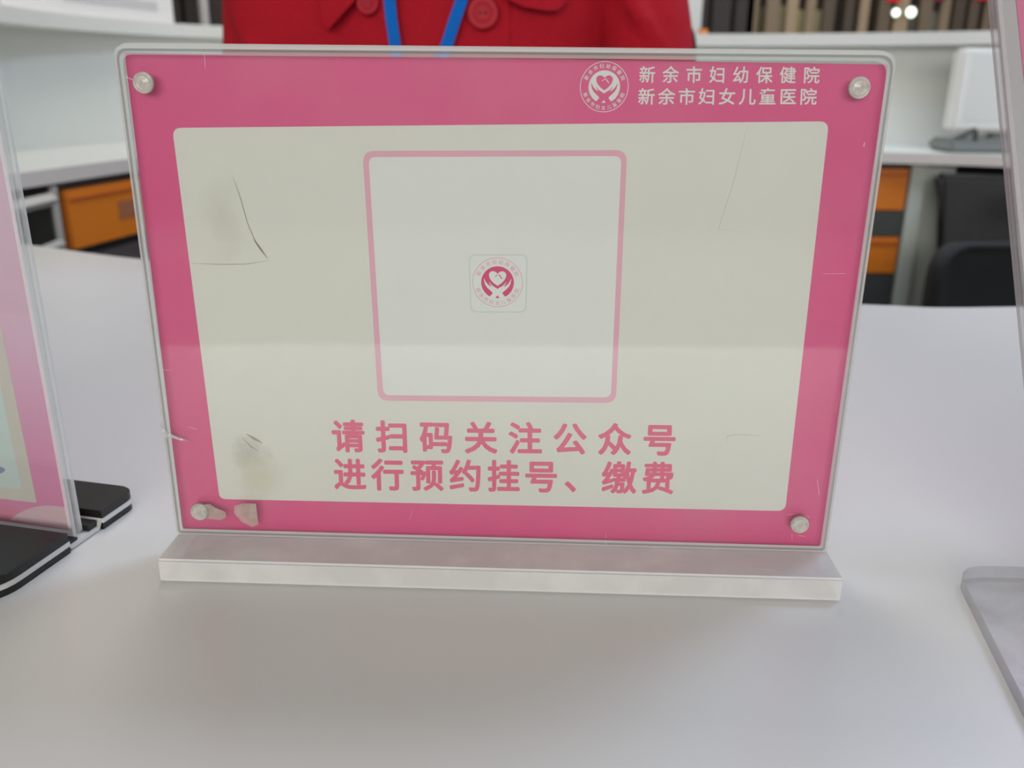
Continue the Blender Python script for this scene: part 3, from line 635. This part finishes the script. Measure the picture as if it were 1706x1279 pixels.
# ------------------------------------------------------------------ person in a red jacket
PX, PY = -0.080, 0.672
per = thing('person', 'seated person in a red wool jacket wearing a blue lanyard', 'person', (PX, PY, -0.75))
def ring(cx, cy, z, a, b, n=28, p=2.4):
    out = []
    for k in range(n):
        t = 2*math.pi*k/n; c_, s_ = math.cos(t), math.sin(t)
        out.append((cx + a*math.copysign(abs(c_)**(2/p), c_), cy + b*math.copysign(abs(s_)**(2/p), s_), z))
    return out
def torso(bm, g):
    loft(bm, [ring(PX, PY+0.05, -0.33, 0.165+g, 0.115+g), ring(PX, PY+0.045, -0.22, 0.168+g, 0.12+g), ring(PX, PY+0.03, -0.05, 0.140+g, 0.10+g), ring(PX, PY+0.01, 0.10, 0.146+g, 0.104+g),
              ring(PX, PY, 0.20, 0.155+g, 0.102+g), ring(PX, PY, 0.27, 0.158+g, 0.092+g), ring(PX, PY+0.005, 0.32, 0.145+g, 0.075+g), ring(PX, PY+0.015, 0.355, 0.095+g, 0.058+g), ring(PX, PY+0.02, 0.375, 0.055+g, 0.05+g)])
arms = []
for s in (-1, 1):
    arms.append([(PX+s*0.135, PY+0.005, 0.315), (PX+s*0.163, PY, 0.26), (PX+s*0.170, PY-0.005, 0.18), (PX+s*0.184, PY-0.01, 0.08), (PX+s*0.195, PY-0.02, 0.0), (PX+s*0.188, PY-0.06, -0.06), (PX+s*0.15, PY-0.13, -0.105), (PX+s*0.10, PY-0.20, -0.135)])
def remesh(o, vox, it=6, fac=0.5):
    m = o.modifiers.new('remesh', 'REMESH'); m.mode = 'VOXEL'; m.voxel_size = vox; m.use_smooth_shade = True
    m2 = o.modifiers.new('smooth', 'SMOOTH'); m2.iterations = it; m2.factor = fac
# body: one continuous surface, head, neck, torso, arms and five fingered hands
bm = bmesh.new(); torso(bm, -0.014)
for s, A in zip((-1, 1), arms):
    tube(bm, A, [0.046, 0.044, 0.042, 0.040, 0.037, 0.034, 0.029, 0.023], 14)
    wx, wy, wz = A[-1]
    palm = [(wx - s*0.01, wy-0.01, wz-0.004), (wx - s*0.02, wy-0.045, wz-0.012), (wx - s*0.026, wy-0.075, wz-0.016)]
    tube(bm, palm, [0.023, 0.034, 0.030], 12, flat=0.45)
    for k, (off, ln) in enumerate(((0.027, 0.060), (0.009, 0.068), (-0.009, 0.063), (-0.026, 0.048))):
        bx, by, bz = wx - s*0.026 + off, wy-0.072, wz-0.016
        tube(bm, [(bx, by+0.01, bz), (bx-s*0.002, by-ln*0.45, bz+0.004), (bx-s*0.004, by-ln*0.8, bz-0.008), (bx-s*0.005, by-ln, bz-0.02)], [0.0088, 0.0084, 0.0076, 0.0055], 10)
    tx = wx - s*0.02 - s*0.03
    tube(bm, [(tx+s*0.014, wy-0.03, wz-0.012), (tx-s*0.006, wy-0.055, wz-0.014), (tx-s*0.012, wy-0.082, wz-0.02)], [0.012, 0.010, 0.007], 10)
tube(bm, [(PX, PY+0.02, 0.34), (PX, PY+0.015, 0.42), (PX, PY+0.005, 0.47)], [0.056, 0.052, 0.052], 18)
HZ = 0.545
ellipsoid(bm, (PX, PY+0.005, HZ+0.03), (0.074, 0.092, 0.092)); ellipsoid(bm, (PX, PY-0.022, HZ-0.035), (0.060, 0.064, 0.072))
ellipsoid(bm, (PX, PY-0.040, HZ-0.083), (0.026, 0.030, 0.020), 14, 10)
tube(bm, [(PX, PY-0.078, HZ+0.012), (PX, PY-0.092, HZ-0.012), (PX, PY-0.098, HZ-0.026), (PX, PY-0.082, HZ-0.034)], [0.008, 0.010, 0.014, 0.010], 10)
for s in (-1, 1):
    ellipsoid(bm, (PX+s*0.076, PY+0.012, HZ-0.004), (0.010, 0.018, 0.030), 12, 10)
    ellipsoid(bm, (PX+s*0.031, PY-0.070, HZ-0.030), (0.024, 0.018, 0.022), 12, 10)
body = obj('body', bm, M_skin, per, True); remesh(body, 0.0045, 8)
for s in (-1, 1):
    bm = bmesh.new(); ellipsoid(bm, (PX+s*0.031, PY-0.0775, HZ+0.004), (0.014, 0.010, 0.008), 16, 12); e_ = obj('eye', bm, M_eye, per, True)
    bm = bmesh.new(); ellipsoid(bm, (PX+s*0.031, PY-0.0850, HZ+0.004), (0.006, 0.004, 0.006), 12, 8); obj('iris', bm, M_iris, e_, True)
    bm = bmesh.new(); tube(bm, [(PX+s*0.016, PY-0.088, HZ+0.022), (PX+s*0.032, PY-0.087, HZ+0.027), (PX+s*0.047, PY-0.078, HZ+0.022)], [0.003, 0.0035, 0.002], 6); obj('eyebrow', bm, M_hair, per, True)
bm = bmesh.new(); tube(bm, [(PX-0.024, PY-0.078, HZ-0.058), (PX-0.008, PY-0.088, HZ-0.056), (PX+0.008, PY-0.088, HZ-0.056), (PX+0.024, PY-0.078, HZ-0.058)], [0.003, 0.006, 0.006, 0.003], 8); obj('mouth', bm, M_lip, per, True)
bm = bmesh.new()
for v in ellipsoid(bm, (PX, PY+0.020, HZ+0.042), (0.084, 0.098, 0.096), 32, 24):
    if v.co.y < PY-0.055 and v.co.z < HZ+0.075: v.co.y = PY-0.055
    if v.co.z < HZ-0.02: v.co.z = HZ-0.02 + (v.co.z-(HZ-0.02))*0.3
ellipsoid(bm, (PX, PY+0.085, HZ-0.01), (0.055, 0.045, 0.06), 20, 14)
hair = obj('hair', bm, M_hair, per, True); remesh(hair, 0.006, 4)
# jacket: torso and sleeves in one surface
bm = bmesh.new(); torso(bm, 0.0)
for s, A in zip((-1, 1), arms):
    if s < 0:
        A2 = A[:-1] + [tuple(Vector(A[-1])*0.8 + Vector(A[-2])*0.2)]
        tube(bm, A2, [0.060, 0.057, 0.054, 0.052, 0.050, 0.046, 0.040, 0.036], 18)
        # cloth pulled smoothly from the chest to the sleeve, one fold low at its side
        ellipsoid(bm, (PX-0.130, PY-0.048, 0.225), (0.075, 0.042, 0.085))
        tube(bm, [(PX-0.198, PY-0.050, 0.215), (PX-0.188, PY-0.060, 0.195), (PX-0.165, PY-0.078, 0.160)], [0.004, 0.009, 0.010], 8)
jac = obj('jacket', bm, M_red, per, True, label='red wool jacket'); remesh(jac, 0.005, 5)
# the other sleeve hangs free of the body and leaves a dark crease beside the chest
bm = bmesh.new(); x0 = PX
tube(bm, [(x0+0.138, PY+0.005, 0.335), (x0+0.165, PY-0.012, 0.27), (x0+0.180, PY-0.030, 0.20), (x0+0.192, PY-0.032, 0.12), (x0+0.200, PY-0.03, 0.0), (x0+0.190, PY-0.06, -0.06), (x0+0.15, PY-0.13, -0.105), (x0+0.11, PY-0.185, -0.128)], [0.048, 0.046, 0.044, 0.046, 0.047, 0.046, 0.040, 0.036], 20)
tube(bm, [(x0+0.150, PY-0.062, 0.235), (x0+0.172, PY-0.076, 0.205), (x0+0.200, PY-0.070, 0.170)], [0.004, 0.008, 0.005], 8)
slv = obj('sleeve', bm, M_red, jac, True); remesh(slv, 0.005, 4)
def chest_y(x, z):
    """front of the jacket at x, z"""
    ks = [(-0.05, 0.140, 0.10, 0.03), (0.10, 0.146, 0.104, 0.01), (0.20, 0.155, 0.102, 0.0), (0.27, 0.158, 0.092, 0.0), (0.32, 0.145, 0.075, 0.005), (0.355, 0.095, 0.058, 0.015), (0.375, 0.055, 0.05, 0.02)]
    z = min(max(z, -0.049), 0.374)
    for (z0, a0, b0, c0), (z1, a1, b1, c1) in zip(ks, ks[1:]):
        if z0 <= z <= z1:
            t = (z-z0)/(z1-z0); a, b, c_ = a0+(a1-a0)*t, b0+(b1-b0)*t, c0+(c1-c0)*t
            u = min(0.98, abs((x-PX)/a)); return PY + c_ - b*(1-u**2.4)**(1/2.4)
    return PY
def cloth_patch(name, pts, off, th, m, parent, nsub=4):
    """a plate that follows the chest: polygon in x,z, lifted off by off, th thick"""
    bm = bmesh.new(); f = bm.faces.new([bm.verts.new((x, 0, z)) for x, z in pts])
    bm.normal_update(); bmesh.ops.triangulate(bm, faces=bm.faces[:]); bmesh.ops.subdivide_edges(bm, edges=bm.edges[:], cuts=nsub, use_grid_fill=True)
    geo = bmesh.ops.extrude_face_region(bm, geom=bm.faces[:])
    top_ = [v for v in geo['geom'] if isinstance(v, bmesh.types.BMVert)]; ts = set(top_)
    for v in bm.verts: v.co.y = chest_y(v.co.x, v.co.z) - (off+th if v in ts else off)
    return obj(name, bm, m, parent, False)
# collar leaves lie over the chest, their lower edges cast the dark lines of the photo
cl = [(-0.186, 0.232), (-0.186, 0.196), (-0.180, 0.1905), (-0.172, 0.197), (-0.155, 0.2125), (-0.118, 0.262), (-0.105, 0.33), (-0.135, 0.352), (-0.170, 0.30)]
cloth_patch('collar', cl, 0.007, 0.010, M_red, jac)
cr_ = [(-0.024, 0.2155), (-0.010, 0.2095), (0.010, 0.2070), (0.019, 0.2075), (0.026, 0.214), (0.028, 0.24), (0.012, 0.30), (-0.025, 0.352), (-0.055, 0.33), (-0.042, 0.262)]
cloth_patch('collar', cr_, 0.007, 0.010, M_red, jac)
cloth_patch('placket', [(-0.135, 0.27), (-0.135, -0.02), (-0.022, -0.02), (-0.022, 0.27)], 0.0005, 0.003, M_red, jac, 5)
def button(x, z, r):
    y = chest_y(x, z) - 0.004; bm = bmesh.new()
    lathe(bm, [(r*a, h) for a, h in ((0, 0.0030), (0.42, 0.0032), (0.55, 0.0042), (0.8, 0.0060), (0.95, 0.0050), (1.0, 0.0025), (0.96, 0.0), (0, 0.0))], (x, y, z), (0.0, -1, 0.08), 28)
    b = obj('button', bm, M_redbutton, jac, True)
    for dx in (-0.16, 0.16):
        bm = bmesh.new(); lathe(bm, [(0, 0.0038), (0.09*r, 0.0037), (0.1*r, 0.003), (0, 0.003)], (x+dx*r, y, z), (0, -1, 0.08), 10); obj('button_hole', bm, mat('dark_thread', (74, 8, 14), 0.8), b)
button(-0.0445, 0.2045, 0.0140); button(-0.1440, 0.2120, 0.0100); button(-0.0445, 0.115, 0.0140); button(-0.0445, 0.02, 0.0140); button(-0.125, 0.115, 0.0140)
# lanyard
lan = []
for pts in ([(-0.131, 0.345), (-0.127, 0.28), (-0.1235, 0.2138), (-0.1200, 0.1795), (-0.1150, 0.135), (-0.102, 0.02)], [(-0.020, 0.345), (-0.0385, 0.28), (-0.0620, 0.2142), (-0.0745, 0.1799), (-0.0900, 0.135), (-0.097, 0.02)]):
    P = spline([(x, z) for x, z in pts], 5); bm = bmesh.new(); L = []
    for i, p in enumerate(P):
        t = (P[min(i+1, len(P)-1)] - P[max(i-1, 0)]).normalized(); n = Vector((-t.y, t.x))*0.0050
        row = []
        for q_, dy in ((p+n, 0.0), (p-n, 0.0), (p-n, -0.0012), (p+n, -0.0012)):
            row.append(bm.verts.new((q_[0], chest_y(q_[0], q_[1]) - 0.0125 + dy, q_[1])))
        L.append(row)
    for i in range(len(L)-1):
        for k in range(4): bm.faces.new((L[i][k], L[i][(k+1) % 4], L[i+1][(k+1) % 4], L[i+1][k]))
    bm.faces.new(L[0]); bm.faces.new(list(reversed(L[-1])))
    obj('lanyard', bm, M_blue, per, label='blue lanyard strap')
bm = bmesh.new(); add_box(bm, -0.125, -0.067, chest_y(-0.096, -0.03)-0.018, chest_y(-0.096, -0.03)-0.014, -0.075, 0.018); obj('badge', bm, M_plastic, per)
# trousers and shoes
bm = bmesh.new()
for s in (-1, 1):
    tube(bm, [(PX+s*0.085, PY+0.06, -0.26), (PX+s*0.095, PY-0.12, -0.235), (PX+s*0.10, PY-0.34, -0.25), (PX+s*0.10, PY-0.375, -0.30), (PX+s*0.10, PY-0.36, -0.50), (PX+s*0.10, PY-0.33, -0.69)], [0.090, 0.082, 0.066, 0.062, 0.054, 0.045], 16)
tr_ = obj('trousers', bm, M_trouser, per, True); remesh(tr_, 0.008, 5)
for s in (-1, 1):
    bm = bmesh.new(); tube(bm, [(PX+s*0.10, PY-0.29, -0.72), (PX+s*0.10, PY-0.36, -0.712), (PX+s*0.105, PY-0.44, -0.722), (PX+s*0.107, PY-0.51, -0.732)], [0.030, 0.038, 0.036, 0.018], 14, flat=0.8)
    for v in bm.verts: v.co.z = max(v.co.z, -0.75)
    obj('shoe', bm, M_black, per, True)

# ------------------------------------------------------------------ things on the rear counter and its ledge
nb = thing('notice_board', 'white paper notice board standing on the left ledge', 'notice board', (-0.985, 1.92, 0.275))
NA = Vector((-1.066, 1.640)); NB = Vector((-0.925, 2.165)); NT = (NB-NA).normalized(); NN = Vector((NT.y, -NT.x)); nl = (NB-NA).length
def nbx(s0, s1, n0, n1, z0, z1):
    bm = bmesh.new(); P = lambda s, n: NA + NT*s + NN*n
    add_prism(bm, [(*P(s0, n0), z0), (*P(s1, n0), z0), (*P(s1, n1), z0), (*P(s0, n1), z0)], (0, 0, z1-z0)); return bm
obj('board', nbx(0, nl, -0.03, -0.02, 0.2755, 0.56), M_paper, nb)
obj('foot', nbx(0.02, nl-0.02, -0.075, -0.03, 0.2752, 0.281), M_plastic, nb)
for k in range(3):
    obj('faint_print', nbx(0.17+0.02*k, nl-0.06, -0.0198, -0.0192, 0.305+0.05*k, 0.325+0.05*k), M_print, nb)
mon = thing('computer_monitor', 'white monitor on a grey stand at the right of the rear worktop', 'monitor', (1.06, 2.06, 0))
obj('housing', box(0.965, 1.22, 1.99, 2.04, 0.045, 0.233, 0.008), M_plastic, mon)
obj('screen', box(0.99, 1.195, 1.9893, 1.9902, 0.07, 0.222), mat('pale_screen', (214, 213, 207), 0.3), mon)
obj('stand', box(1.07, 1.13, 2.0, 2.03, 0.02, 0.06, 0.004), M_greyplastic, mon)
obj('stand_foot', box(0.95, 1.20, 1.94, 2.07, 0.0, 0.03, 0.008), M_greyplastic, mon, label='grey stand foot')
bm = bmesh.new(); tube(bm, spline([(0.965, 1.96, 0.03), (0.985, 1.955, 0.040), (1.005, 1.95, 0.052), (1.01, 1.95, 0.030)], 5), 0.006, 8)
obj('cable', bm, M_charcoal, mon, True)
tag(obj('orange_box', box(0.437, 0.462, 2.50, 2.53, 0.275, 0.295, 0.002), M_orange), 'tiny orange box on the ledge beside the red sleeve', 'box')
tag(obj('white_box', box(1.00, 1.10, 1.62, 1.70, -0.106, -0.058, 0.008), M_plastic), 'small white box mounted under the right worktop', 'box')
bm = prism([(0.905, 1.86, -0.045), (1.30, 1.82, -0.045), (1.30, 1.82, -0.75), (0.99, 1.86, -0.75), (0.948, 1.86, -0.18)], (0.02, 0.09, 0))
bmesh.ops.bevel(bm, geom=bm.edges[:], offset=0.012, segments=2, affect='EDGES')
tag(obj('dark_shade_block', bm, M_darkshade), 'dark grey block put in for the shade under the right rear worktop behind the black chair', 'shade block')  # dark block stands in for the shade beneath the worktop

# ------------------------------------------------------------------ hall beyond: slatted screen, cartons, red tags, lamps
SY = 3.55
scr = thing('slatted_screen', 'brown slatted wooden screen across the hall behind the counters', 'screen', (0, SY, -0.75))
m = mat('brown_slats', (112, 97, 82), 0.6); nt = m.node_tree; b = nt.nodes['Principled BSDF']
ge = nt.nodes.new('ShaderNodeNewGeometry'); cr = nt.nodes.new('ShaderNodeValToRGB'); nt.links.new(ge.outputs['Random Per Island'], cr.inputs[0])
els = cr.color_ramp.elements; els[0].color = lin((66, 52, 38)); els[1].color = lin((178, 152, 118)); e = els.new(0.45); e.color = lin((138, 116, 90))
nt.links.new(cr.outputs[0], b.inputs['Base Color'])
bm = bmesh.new(); x = 0.78
rnd = random.Random(11)
while x < 2.7:
    wd = rnd.uniform(0.032, 0.052); add_box(bm, x, x+wd, SY, SY+0.03, -0.70, 1.3)
    x += wd + rnd.uniform(0.014, 0.045)
x = -0.1
obj('slats', bm, m, scr)
bm = bmesh.new(); x = -2.9
m2 = mat('dark_slats', (50, 40, 36), 0.6, var=0.3, scale=4)
while x < 0.74:
    wd = rnd.uniform(0.06, 0.10); add_box(bm, x, x+wd, SY, SY+0.03, -0.70, 1.3); x += wd + 0.02
obj('slats', bm, m2, scr, label='darker slats')
for xx in (-2.085, -1.352):
    bm = bmesh.new(); tube(bm, [(xx, SY-0.03, -0.75), (xx, SY-0.03, 1.3)], 0.02, 14); obj('post', bm, mat('grey_post', (178, 172, 168), 0.4), scr, True, label='pale grey post')
obj('bottom_rail', box(-2.9, 2.75, SY-0.005, SY+0.035, -0.75, -0.70), M_dark, scr)
obj('top_rail', box(-2.9, 2.75, SY-0.005, SY+0.035, 1.3, 1.36), M_dark, scr)
tag(obj('dark_backdrop', box(-3.2, 3.2, 4.6, 4.65, -0.75, 1.8), mat('dark_backdrop_brown', (58, 50, 40), 0.9, var=0.3, scale=6)), 'dark brown sheet standing in for the darkness behind the slatted screen', 'curtain')  # dark sheet stands in for the unlit hall between the slats
for k, (x0, x1, y0, z1, c, lb) in enumerate(((0.95, 1.06, 4.0, 0.47, (196, 184, 140), 'yellowish carton behind the slats, nearest the person in red'), (1.09, 1.22, 4.1, 0.46, (206, 190, 142), 'tan carton behind the slats, second from the person'), (1.62, 1.72, 4.0, 0.45, (200, 196, 184), 'pale carton behind the slats under the round lamps'))):
    tag(obj('carton', box(x0, x1, y0, y0+0.2, -0.75, z1, 0.004), mat('carton_%d' % k, c, 0.7, var=0.1)), lb, 'carton', 'cartons behind the screen')
M_lamp = mat('lamp_glow', (240, 255, 236), 0.3, emit=2.2)
for (xx, zz, r, lb) in ((1.345, 0.413, 0.014, 'left one of two small bright round lamps on the slatted screen'), (1.402, 0.415, 0.018, 'right one of two small bright round lamps on the slatted screen')):
    t = thing('round_lamp', lb, 'lamp', (xx, SY-0.012, zz), 'round lamps on the screen')
    bm = bmesh.new(); lathe(bm, [(0, 0.012), (r*0.6, 0.010), (r, 0.0), (r, -0.004), (0, -0.004)], (xx, SY-0.012, zz), (0, -1, 0), 20); obj('glowing_lens', bm, M_lamp, t, True)
    bm = bmesh.new(); lathe(bm, [(r*1.02, 0.001), (r*1.2, 0.001), (r*1.25, -0.010), (0, -0.011)], (xx, SY-0.012, zz), (0, -1, 0), 20); obj('ring', bm, M_steel, t, True)
M_redtag = mat('red_plastic', base=(0.85, 0.012, 0.02), rough=0.4)
for xx, z, w_, lb in ((1.332, 0.452, 0.054, 'bright red tag on the slatted screen above the round lamps'), (1.505, 0.456, 0.04, 'dull red tag hung between the other red tags'), (1.668, 0.460, 0.06, 'bright red tag nearest the right clear sign')):
    tag(obj('red_tag', box(xx-w_/2, xx+w_/2, SY-0.012, SY-0.001, z, z+0.12, 0.002), M_redtag if w_ > 0.045 else mat('dull_red_plastic', base=(0.25, 0.01, 0.03), rough=0.5)), lb, 'tag', 'red tags on the screen')
tag(obj('white_post', box(0.505, 0.575, 3.36, 3.42, -0.75, 1.3, 0.004), mat('white_paint', (214, 212, 206), 0.5)), 'slim white post in the hall just beyond the red sleeve', 'post')
